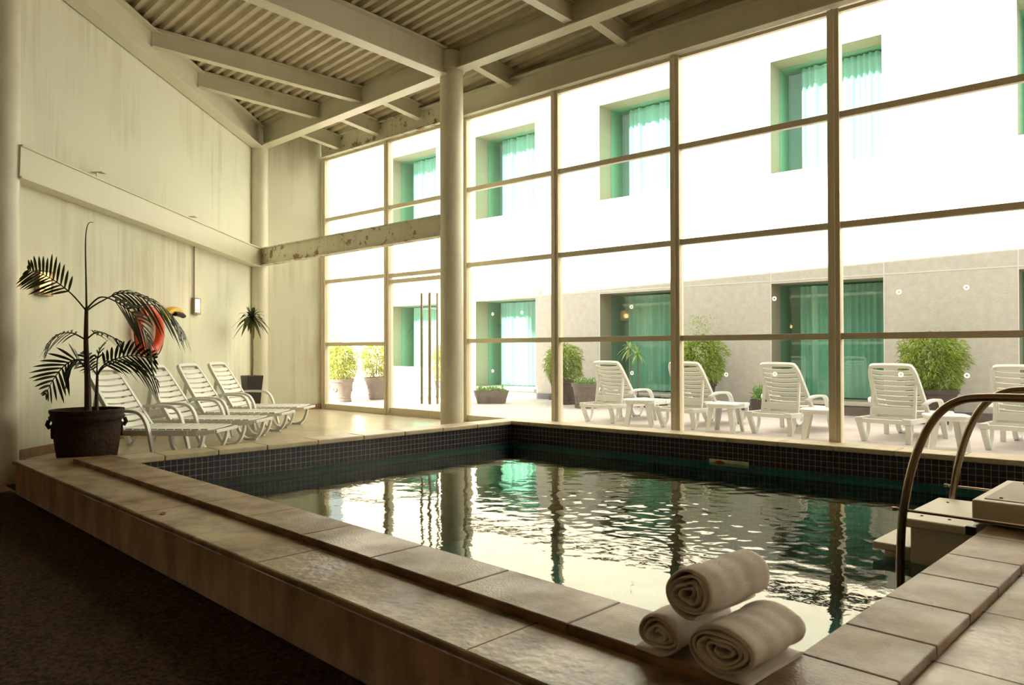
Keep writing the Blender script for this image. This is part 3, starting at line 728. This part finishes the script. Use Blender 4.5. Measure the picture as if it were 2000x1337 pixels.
def foliage(mb, n, shape, l=.09, wd=.012, seed=0, droop=.4):
    rnd = random.Random(seed)
    for _ in range(n):
        p, o = shape(rnd)
        d = (o*.9+Vector((rnd.gauss(0, .6), rnd.gauss(0, .6), rnd.gauss(.1, .5)))).normalized(); ll = l*rnd.uniform(.6, 1.4)
        s = d.cross(Vector((rnd.gauss(0, 1), rnd.gauss(0, 1), rnd.gauss(0, 1)))).normalized()*wd
        q = p+d*ll*.5; e_ = p+d*ll+Vector((0, 0, -droop*ll))
        mb.add([p, q-s, e_, q+s], [(0, 1, 2, 3)])
def bush(x, y, r, pr, ph, ht, lab, mt=BUSH, pm=CLAY, n=2600, seed=1, wisp=0, name='potted_bush'):
    """r crown radius, ht crown height above the pot"""
    root = empty(name, (x, y, ZF), 0, lab, 'potted plant', 'potted bushes on the patio')
    clay_pot(root, pr, ph, pm)
    def sh(rnd):
        z = rnd.uniform(-1, 1); a = rnd.uniform(0, 2*PI); k = max(0, 1-abs(z)**4.5)**.6; rr = rnd.uniform(.72, 1.0)
        rr *= 1+.10*math.sin(3*a+z*4+seed)+.07*math.sin(5*a-z*6)
        v = Vector((math.cos(a)*k*r*rr, math.sin(a)*k*r*rr, ph-.03+ht/2+z*ht/2*(.9+.1*rr))); return v, Vector((math.cos(a)*k, math.sin(a)*k, z*.6))
    b = MB(); foliage(b, n, sh, .085, .0085, seed)
    def core(rnd):
        z = rnd.uniform(-1, 1); a = rnd.uniform(0, 2*PI); k = math.sqrt(max(0, 1-z*z))*rnd.uniform(.3, .75)
        return Vector((math.cos(a)*k*r, math.sin(a)*k*r, ph+ht/2+z*ht*.4)), Vector((math.cos(a), math.sin(a), .3))
    foliage(b, n//4, core, .14, .02, seed+1)
    if wisp:
        def ws(rnd):
            t = rnd.random(); return Vector((rnd.gauss(0, r*.35*(1-t*.4)), rnd.gauss(0, r*.35*(1-t*.4)), ph+ht+t*wisp)), Vector((rnd.gauss(0, .5), rnd.gauss(0, .5), .6))
        foliage(b, 220, ws, .07, .006, seed+2)
    b.build('foliage', mt, root)
    b = MB(); rnd = random.Random(seed)
    for k in range(7):
        a = rnd.uniform(0, 6.28); b.tube([(math.cos(a)*.03, math.sin(a)*.03, ph*.85), (math.cos(a)*r*.5, math.sin(a)*r*.5, ph+ht*.7)], .007, 5)
    b.build('stem', BARKL, root)
    return root
bush(-14.0, 8.95, .34, .27, .50, .76, 'sunlit rounded bush in a clay pot at the far left of the patio', BUSHL, CLAYL, 2200, 3)
bush(-14.15, 9.95, .34, .28, .50, .80, 'sunlit loose bush in a clay pot, second from left, beside the door bay', BUSHL, CLAYL, 1800, 5, wisp=.12)
bush(-13.45, 11.4, .30, .26, .46, .80, 'sunlit potted bush seen through the glass door beside the round column', BUSHL, CLAYL, 1400, 7)
bush(-10.05, 11.72, .36, .30, .50, .74, 'rounded green bush in a dark pot left of the first patio lounger', BUSH, CLAY, 2400, 9)
bush(-7.2, 12.22, .44, .30, .52, .88, 'wide green bush with wispy top behind the second patio lounger', BUSH, CLAY, 2800, 11, wisp=.32)
bush(-3.42, 12.5, .44, .36, .52, .86, 'largest round green bush in a wide dark pot behind the fourth lounger', BUSH, CLAY, 3600, 13)
def herbs(root, n, rx, ry, z, h, mt, seed, l=.11, wd=.018):
    def sh(rnd): return Vector((rnd.uniform(-rx, rx), rnd.uniform(-ry, ry), z+rnd.uniform(0, h*.6))), Vector((0, 0, .8))
    b = MB(); foliage(b, n, sh, l, wd, seed, .2); b.build('foliage', mt, root)
r_ = empty('potted_flowers', (-9.1, 11.25, ZF), 0, 'low leafy plant in a wide clay pot with ring relief, beside the first lounger', 'potted plant'); clay_pot(r_, .27, .47, CLAYL); herbs(r_, 150, .17, .17, .42, .16, HERB, 2)
r_ = empty('potted_flowers', (-6.0, 12.1, ZF), 0, 'small leafy plant in a little dark pot beside the middle lounger', 'potted plant'); clay_pot(r_, .14, .26, CLAY, False); herbs(r_, 140, .08, .08, .24, .35, HERB, 6, .09, .015)
# stone trough
r_ = empty('stone_trough', (-11.3, 10.85, ZF), R(45), 'grey stone trough of low green plants on the patio outside the tall glass', 'planter'); b = MB()
def tr(s0, s1, z0, z1):
    q = []
    for s, z in ((s0, z0), (s1, z1)):
        for k in range(24):
            a = 2*PI*k/24; c, d = math.cos(a), math.sin(a); rr = 1/((abs(c)**6+abs(d)**6)**(1/6)); q.append((c*rr*.37*s, d*rr*.2*s, z))
    return q
b.add(tr(.78, 1, 0, .27), [tuple(range(23, -1, -1))]+[(i, (i+1) % 24, 24+(i+1) % 24, 24+i) for i in range(24)], False)
b.add(tr(1, .9, .27, .27), [(i, (i+1) % 24, 24+(i+1) % 24, 24+i) for i in range(24)]); b.add(tr(.9, .85, .27, .22), [(i, (i+1) % 24, 24+(i+1) % 24, 24+i) for i in range(24)]+[tuple(range(24, 48))]); b.build('trough', CLAYL, r_)
herbs(r_, 260, .28, .12, .22, .1, HERB, 8)
# rosette plants
def rosette(mb, c, n, l, wd, seed, lo=-.6, hi=1.2):
    rnd = random.Random(seed); c = Vector(c)
    for i in range(n):
        a = 2.4*i+rnd.uniform(-.2, .2); el = lo+(hi-lo)*(i/n)+rnd.uniform(-.1, .1); ll = l*rnd.uniform(.8, 1.1)
        d = Vector((math.cos(a)*math.cos(el), math.sin(a)*math.cos(el), math.sin(el)+.25)).normalized(); s = Vector((-math.sin(a), math.cos(a), 0)); vs = []
        n_ = 7
        for k in range(n_+1):
            t = k/n_; p = c+d*ll*t+Vector((0, 0, -.75*ll*t*t*math.cos(el))); w_ = wd*math.sin(PI*min(1, .12+t*.88))**.8 if k < n_ else .001
            vs += [p-s*w_+Vector((0, 0, .004)), p, p+s*w_+Vector((0, 0, .004))]
        mb.add(vs, [f for k in range(n_) for f in ((3*k, 3*k+1, 3*k+4, 3*k+3), (3*k+1, 3*k+2, 3*k+5, 3*k+4))], True)
r_ = empty('dracaena_planter', (-8.6, 12.2, ZF), 0, 'two thin-stemmed dracaenas in a low dark planter behind the first lounger', 'potted plant')
b = MB(); b.add([(-.4, -.14, 0), (.4, -.14, 0), (.4, .14, 0), (-.4, .14, 0), (-.46, -.18, .2), (.46, -.18, .2), (.46, .18, .2), (-.46, .18, .2)], [(3, 2, 1, 0), (4, 5, 6, 7), (0, 1, 5, 4), (1, 2, 6, 5), (2, 3, 7, 6), (3, 0, 4, 7)]); b.build('planter_box', CLAY, r_, .01)
for x, h in ((-.14, 1.12), (.04, 1.02)):
    b = MB(); b.tube([(x, 0, .18), (x+.01, 0, .6), (x, 0, h)], .012, 6); b.build('stem', BARKL, r_)
    b = MB(); rosette(b, (x, 0, h), 16, .30, .02, int(h*100)); b.build('leaves', HERB, r_)
# indoor dracaena
dx = at(492, 800, 12.55)
r_ = empty('potted_dracaena', (dx.x, dx.y, ZF), 0, 'small dracaena on a thin trunk in a tall tapered dark pot by the corner column', 'potted plant')
b = MB(); 
def sqp(s, z): return [(-s, -s, z), (s, -s, z), (s, s, z), (-s, s, z)]
b.add(sqp(.085, 0)+sqp(.14, .70)+sqp(.12, .70)+sqp(.11, .64), [(3, 2, 1, 0)]+[(4*j+i, 4*j+(i+1) % 4, 4*j+4+(i+1) % 4, 4*j+4+i) for j in range(3) for i in range(4)]+[(12, 13, 14, 15)]); b.build('pot', PLASTICD, r_, .01)
b = MB(); b.tube(bez([(0, 0, .64), (.03, 0, .95), (.0, .01, 1.25), (-.01, 0, 1.66)], 5), .013, 8); b.build('trunk', BARKL, r_)
b = MB(); rosette(b, (-.01, 0, 1.66), 38, .33, .030, 5, -.8, 1.3); b.build('leaves', DRAC, r_)

# big palm
def frond(pts, n, l, wd, roll=0, seed=0, droop=.3, start=.25, parent=None, fwdm=.75):
    rnd = random.Random(seed); path = bez(pts, 10); N_ = len(path)
    b = MB(); b.tube(path, [.008*(1-.8*i/N_)+.001 for i in range(N_)], 6)
    for i in range(n):
        t = start+(1-start)*i/(n-1); f = t*(N_-1); k = min(int(f), N_-2); p = path[k].lerp(path[k+1], f-k); T_ = (path[k+1]-path[k]).normalized()
        S_ = T_.cross(Vector((0, 0, 1))); S_ = S_.normalized() if S_.length > .05 else Vector((1, 0, 0)); U_ = S_.cross(T_)
        S2 = S_*math.cos(roll)+U_*math.sin(roll)
        env = (math.sin(PI*min(1, (t-start)/(1-start)*.8+.17)))**.6
        for sgn in (-1, 1):
            ll = l*env*rnd.uniform(.85, 1.1); d = (T_*fwdm+S2*sgn*1.0+Vector((0, 0, rnd.uniform(-.12, .08)))).normalized()
            nrm = d.cross(Vector((0, 0, 1))); nrm = nrm.normalized() if nrm.length > .05 else S2
            ws = (T_-d*T_.dot(d)).normalized(); vs = []; m_ = 6
            for j in range(m_+1):
                u = j/m_; q = p+d*ll*u+Vector((0, 0, -droop*ll*u*u)); w_ = wd*(math.sin(PI*(.10+.86*u)))**.75 if j < m_ else .0008
                vs += [q-ws*w_, q+Vector((0, 0, -.15*w_)), q+ws*w_]
            b.add(vs, [f_ for j in range(m_) for f_ in ((3*j, 3*j+1, 3*j+4, 3*j+3), (3*j+1, 3*j+2, 3*j+5, 3*j+4))], True)
    o = b.build('frond', PALM, parent); o.matrix_parent_inverse = Matrix.Translation(-parent.location); return o
PD = 7.52
pc = at(171, 800, PD)
palm = empty('potted_palm', (pc.x, pc.y, ZF), 0, 'large dark green palm in a wide brown pot at the left end of the pool', 'potted plant')
R_ = .335; Hh = .54
b = MB(); b.lathe([(.25, 0), (.26, .01), (.28, .15), (.30, .30), (.305, Hh-.12), (.315, Hh-.10), (R_, Hh-.095), (R_+.004, Hh-.07), (.325, Hh-.055), (.325, Hh-.035), (R_, Hh-.03), (R_, Hh), (.30, Hh), (.29, Hh-.06), (.1, Hh-.06)], 48)
pot = b.build('pot', CLAYI, palm)
b = MB()
for aa in (R(-105), R(75), R(165)):
    b.tube([Vector((math.cos(aa)*.30, math.sin(aa)*.30, .33))+Vector((-math.sin(aa), math.cos(aa), 0))*math.cos(t)*.05+Vector((0, 0, 1))*math.sin(t)*.06 for t in [2*PI*k/16 for k in range(17)]], .016, 8, cap=False)
    b.tube([Vector((math.cos(aa)*(.33), math.sin(aa)*(.33), Hh-.10)), Vector((math.cos(aa)*.345, math.sin(aa)*.345, Hh-.14)), Vector((math.cos(aa)*.32, math.sin(aa)*.32, Hh-.18))], .02, 8)
b.build('handle_relief', CLAYI, pot)
b = MB(); b.lathe([(.01, Hh-.055), (.30, Hh-.055)], 32, cap=False); b.build('soil', SOIL, palm)
def pw(px, py, dd=0): return at(px, py, PD+dd)
def ptube(pts, rr, name, mt):
    b = MB(); b.tube(bez(pts, 6), rr, 8); o = b.build(name, mt, palm); o.matrix_parent_inverse = Matrix.Translation(-palm.location); return o
ntr = 19
ptube([pw(172, 815), pw(171, 740), pw(168, 670), pw(169, 600)], [.036-.020*i/ntr for i in range(ntr)], 'trunk', BARK)
ptube([pw(189, 815, -.06), pw(189, 770, -.06), pw(190, 733, -.06)], [.021-.010*i/13 for i in range(13)], 'trunk', BARK)
ptube([pw(169, 605), pw(168, 540), pw(167, 490), pw(168, 455), pw(173, 436), pw(182, 434)], [.010-.008*i/31 for i in range(31)], 'spear_leaf', PALM)
F = [
 ([(168, 606, 0), (140, 574, -.05), (108, 549, -.1), (80, 534, -.1), (56, 527, -.1)], 13, .27, .0125, R(72), 1, .10, .30, .65),
 ([(170, 602, 0), (197, 580, -.05), (232, 592, -.15), (268, 622, -.2), (290, 665, -.25), (298, 705, -.28)], 16, .40, .0185, R(55), 2, .25, .36, .8),
 ([(170, 606, 0), (198, 588, .1), (240, 572, .2), (290, 585, .25), (332, 612, .25), (360, 650, .2)], 18, .38, .0165, R(28), 3, .55, .30, .9),
 ([(167, 663, 0), (140, 650, .05), (112, 654, .1), (92, 672, .1)], 10, .22, .012, R(40), 4, .45, .25, .9),
 ([(168, 663, 0), (190, 648, -.1), (214, 655, -.2), (236, 668, -.2)], 9, .2, .011, R(35), 5, .45, .25, .9),
 ([(165, 716, 0), (150, 702, -.1), (128, 712, -.15), (106, 738, -.2), (90, 768, -.2)], 13, .28, .0145, R(62), 6, .12, .15, .7),
 ([(190, 733, -.06), (200, 715, -.08), (228, 700, -.1), (262, 694, -.1), (300, 700, -.1)], 13, .28, .014, R(60), 7, .2, .30, .8),
 ([(190, 733, -.06), (204, 716, -.15), (238, 706, -.3), (275, 718, -.35), (306, 742, -.35)], 12, .26, .013, R(40), 8, .5, .30, .9),
 ([(190, 733, -.06), (182, 722, 0), (172, 708, .05), (166, 688, .05)], 8, .16, .013, R(30), 9, .3, .35, .8),
 ([(190, 733, -.06), (190, 705, .0), (196, 680, .05), (205, 668, .1)], 7, .14, .012, R(30), 10, .2, .4, .9),
]
for pts, n_, l_, w_, ro, sd_, dr, stt, fm in F:
    frond([pw(*p) for p in pts], n_, l_, w_, ro, sd_, dr, stt, palm, fm)

# ------------------------------------------------------------------ things on the left wall
WR = math.atan2(WD.y, WD.x)         # local x along the wall (away), local -y...
def wall_pt(px, py, o=0): 
    return on_plane(px, py, WA+WN*o, WB+WN*o)
def lamp(px, py, w_, h, lab, strength):
    p = wall_pt(px, py, .02); root = empty('wall_lamp', (p.x, p.y, p.z-h/2), WR-PI, lab, 'wall lamp', 'wall lamps')
    # local: x along the wall towards the near end, +y into the room
    yd = 1
    def arc(r, z0, z1, n=14, flat=.62):
        vs = []
        for k in range(n+1):
            a = PI*k/n; vs += [(math.cos(a)*r, math.sin(a)*r*flat, z0), (math.cos(a)*r, math.sin(a)*r*flat, z1)]
        return vs, [(2*k, 2*k+2, 2*k+3, 2*k+1) for k in range(n)]
    b = MB(); b.box((0, .0, h/2), (w_*1.04, .03, h)); 
    for z in (.012, .30, .62-.0):
        pass
    def band(z0, z1, r):
        v, f = arc(r, z0, z1); n = len(v); b.add(v, f, True); b.add([(x, y, z0) for x, y, _ in v[::2]]+[(x, y, z1) for x, y, _ in v[::2]], [tuple(range(n//2)), tuple(range(n-1, n//2-1, -1))])
    band(0, h*.13, w_*.5); band(h*.93, h, w_*.5); band(h*.24, h*.28, w_*.51)
    for s in (-1, 1): b.box((s*w_*.49, .02, h/2), (.014, .035, h))
    b.build('lamp_frame', LAMPF, root)
    b = MB(); v, f = arc(w_*.46, h*.1, h*.95); b.add(v, f, True); b.build('lamp_shade', mat('lit_lamp_glass', (.9, .7, .4), .4, emit=(1, .60, .17) if strength < .4 else (1, .80, .52), estr=strength), root)
    ld = bpy.data.lights.new('lamp_light', 'POINT'); ld.energy = .25; ld.color = (1, .6, .25); ld.shadow_soft_size = .05
    lo = bpy.data.objects.new('lamp_light', ld); COL.objects.link(lo); lo.parent = root; lo.location = (0, .14, h*.5)
lamp(84, 553, .21, .27, 'glowing amber wall lamp half hidden by the palm frond at the left', .26)
lamp(382, 598, .19, .25, 'pale glowing wall lamp hanging under a thin conduit, right of the palm', .42)
p = wall_pt(379, 586, .02); b = MB(); b.tube([(p.x, p.y, p.z), (p.x, p.y, 2.58)], .011, 8); tag(b.build('conduit_pipe', LAMPF), 'thin conduit pipe dropping from the wall beam to the right lamp', 'pipe')
# life ring
p = wall_pt(292, 646, .09); ring = empty('life_ring', p, WR, 'orange life ring hanging on the left wall behind the palm fronds', 'life ring')
b = MB(); n, m_ = 40, 14; vs = []; fs = []
for i in range(n):
    a = 2*PI*i/n
    for k in range(m_):
        c = 2*PI*k/m_; rr = .27+.068*math.cos(c); vs.append((rr*math.cos(a), .055*math.sin(c), rr*math.sin(a)))
for i in range(n):
    for k in range(m_): j = (i+1) % n; q = (k+1) % m_; fs.append((i*m_+k, i*m_+q, j*m_+q, j*m_+k))
b.add(vs, fs, True); b.build('ring_body', ORANGE, ring)
b = MB(); pts = []
for i in range(49):
    a = 2*PI*i/48; rr = .35+.035*abs(math.sin(2*a)); pts.append((rr*math.cos(a), -.0, rr*math.sin(a)))
b.tube(pts, .007, 6); b.tube([(-.05, 0, .34), (0, .02, .46), (.02, .06, .47)], .007, 6); b.build('grab_rope', BLACKR, ring)
# rescue buoy
p = wall_pt(338, 613, .08); bu = empty('rescue_buoy', p, WR, 'yellow rescue buoy with black strap on the wall right of the life ring', 'rescue float')
b = MB(); b.tube(bez([(-.25, 0, -.08), (-.12, 0, .03), (.05, 0, .055), (.17, 0, .03), (.22, 0, .0)], 5), [.03]+[.055]*19+[.03], 10); b.build('float_body', YELLOW, bu)
b = MB(); b.tube([(-.05, -.05, .0), (.1, -.06, .0), (.23, -.03, -.02)], .045, 8, flat=.7); b.tube([(-.05, -.02, -.05), (-.02, 0, -.13), (.03, 0, -.16)], .02, 6); b.build('strap', BLACKR, bu)

# ------------------------------------------------------------------ ladder and step unit
lad = empty('pool_handrail', (-1.47, 4.73, ZW))
for i, (y, lab) in enumerate(((4.73, 'nearer curved stainless handrail rising from the water at the right'), (5.78, 'farther curved stainless handrail behind the white pool steps'))):
    r_ = lad if i == 0 else empty('pool_handrail', (-1.47, y, ZW)); tag(r_, lab, 'handrail', 'pool handrails'); r_.location = (-1.47, y, ZW)
    b = MB(); pts = bez([(-.01, 0, -.35), (0, 0, .05), (.02, .0, .35), (.085, 0, .66), (.18, 0, .88), (.30, 0, .99), (.46, 0, 1.02), (.80, 0, 1.02), (1.1, 0, 1.0), (1.28, 0, .9), (1.34, 0, .7), (1.35, 0, .26)], 8)
    b.tube(pts, .0235, 14); b.build('rail', CHROME, r_)
    b = MB(); b.tube([(-.02, -.0, .345), (1.2, 0, .345)], .008, 8); b.lathe([(.014, -.0), (.014, .02)], 10, c=(-.03, 0, .335)); b.build('cross_rod', CHROME, r_)
    b = MB(); b.lathe([(.055, .262), (.055, .272), (.03, .29), (.03, .3)], 20, c=(1.35, 0, 0)); b.build('floor_flange', CHROME, r_)
stp_ = empty('pool_steps', (-1.13, 4.85, 0), 0, 'white plastic pool step unit bolted over the right coping', 'pool steps')
b = MB(); b.bb(0, 1.2, 0, .86, .015, .145); b.build('upper_box', ACRY, stp_, .012)
b = MB(); b.bb(.05, 1.15, .06, .80, .145, .150); b.build('tread_mat', mat('grey_tread', (.42, .38, .30), .7, bump=.4, bscale=60), stp_)
b = MB(); b.bb(-.40, -.002, .02, .86, -.075, -.02); b.build('tread', ACRY, stp_, .012)
b = MB(); b.bb(-.34, -.03, .06, .82, -.5, -.075); b.build('step_body', ACRY, stp_, .01)
b = MB(); b.bb(-.56, -.34, .06, .82, -.245, -.20); b.build('tread', ACRY, stp_, .01)
b = MB(); b.bb(-.50, -.34, .1, .78, -.5, -.245); b.build('step_body', ACRY, stp_, .01)
b = MB()
for (x, y, z) in ((-.3, .15, -.02), (-.15, .15, -.02), (-.3, .7, -.02), (.12, .12, .15), (.12, .74, .15)): b.lathe([(.009, 0), (.009, .005)], 10, c=(x, y, z))
b.box((-.01, .03, -.04), (.05, .03, .05)); b.build('bolt', PLASTICD, stp_)

# ------------------------------------------------------------------ towels
def towel(name, cx_, y0, cz, a_, b_, L, turns, seed, lab, tail, rot=0, th=.0125, mir=1):
    """rolled towel, axis along local y; a_ half width, b_ half height"""
    rnd = random.Random(seed); root = empty(name, (cx_, y0, 0), rot, lab, 'towel', 'rolled white towels')
    ns = int(turns*40); pts = []
    ph = [rnd.uniform(0, 6.3) for _ in range(6)]
    for i in range(ns+1):
        t = i/ns; th_ = -PI/2+2*PI*turns*(t-1); k = .13+.87*t**.85
        wob = 1+(.20*(1-t)+.025)*math.sin(2*th_+ph[0])+(.15*(1-t)+.012)*math.sin(3*th_+ph[1])
        pts.append(Vector(((a_-th/2)*k*wob*math.cos(th_)*1.0, 0, cz+(b_-th/2)*k*(1 if t > .85 else wob)*math.sin(th_))))
    # tail: the loose end lies on the stone
    e_ = pts[-1]
    for dx_, dz_ in tail: pts.append(Vector((e_.x+dx_, 0, e_.z+dz_)))
    for p_ in pts: p_.x *= mir
    n = len(pts); ny = 22; vs = []; fs = []
    prof = []
    for j in range(ny+1):
        v = j/ny; prof.append(v)
    for j, v in enumerate(prof):
        for i, p in enumerate(pts):
            a = pts[max(i-1, 0)]; c = pts[min(i+1, n-1)]; T_ = (c-a).normalized(); N_ = Vector((T_.z, 0, -T_.x))
            edge = min(v, 1-v)*L; th2 = th/2*min(1, (.25+.75*math.sqrt(min(1, edge/.009))))
            wv = .0022*math.sin(v*9+i*.11+ph[2])+.0015*math.sin(v*23+i*.05+ph[3])
            yy = v*L+(.006*math.sin(i*.05+ph[4])+.004*math.sin(i*.17+ph[5]))*(1 if v < .5 else -1)*(1-2*min(v, 1-v))
            if i > ns: wv *= .2
            q = p+N_*(wv)
            vs.append((q.x+N_.x*th2, yy, q.z+N_.z*th2)); vs.append((q.x-N_.x*th2, yy, q.z-N_.z*th2))
    W = 2*n
    for j in range(ny):
        for i in range(n-1):
            o = j*W+2*i; fs.append((o, o+2, o+W+2, o+W)); fs.append((o+1, o+W+1, o+W+3, o+3))
        fs.append((j*W, j*W+W, j*W+W+1, j*W+1)); o = j*W+2*(n-1); fs.append((o, o+1, o+W+1, o+W))
    for i in range(n-1):
        o = 2*i; fs.append((o, o+1, o+3, o+2)); o = ny*W+2*i; fs.append((o, o+2, o+3, o+1))
    b = MB(); b.add(vs, fs, True); o = b.build('towel_roll', TOWEL, root)
    for md in o.modifiers: pass
    o.data.set_sharp_from_angle(angle=R(80))
    return root
towel('rolled_towel', -1.385, 2.075, .070, .086, .069, .36, 3.6, 3, 'rolled white towel lying on the coping, bottom left of the stack of three', [(.03, 0), (.06, 0), (.08, .001)], rot=R(2), mir=-1)
towel('rolled_towel', -1.15, 2.06, .081, .116, .080, .36, 4.3, 8, 'widest rolled white towel, bottom right of the stack of three', [(.04, 0), (.08, -.001), (.09, 0)], rot=R(-2))
towel('rolled_towel', -1.275, 2.085, .221, .090, .086, .37, 3.9, 21, 'rolled white towel balanced on top of the other two by the pool corner', [(.02, 0.004)], rot=R(-4))
# small autumn leaf on the ledge
p = at(318, 1003, 3.0); t_ = (ZL-CAM.z)/(ray(318, 1003).z); p = CAM+ray(318, 1003)*t_
b = MB(); b.add([(-.04, 0, .003), (-.01, -.02, .006), (.04, 0, .004), (0, .022, .008)], [(0, 1, 2, 3)])
o = b.build('fallen_leaf', mat('rust_leaf', (.25, .05, .015), .6)); o.location = (p.x, p.y, ZL); tag(o, 'tiny rust red leaf lying on the wet ledge', 'leaf')
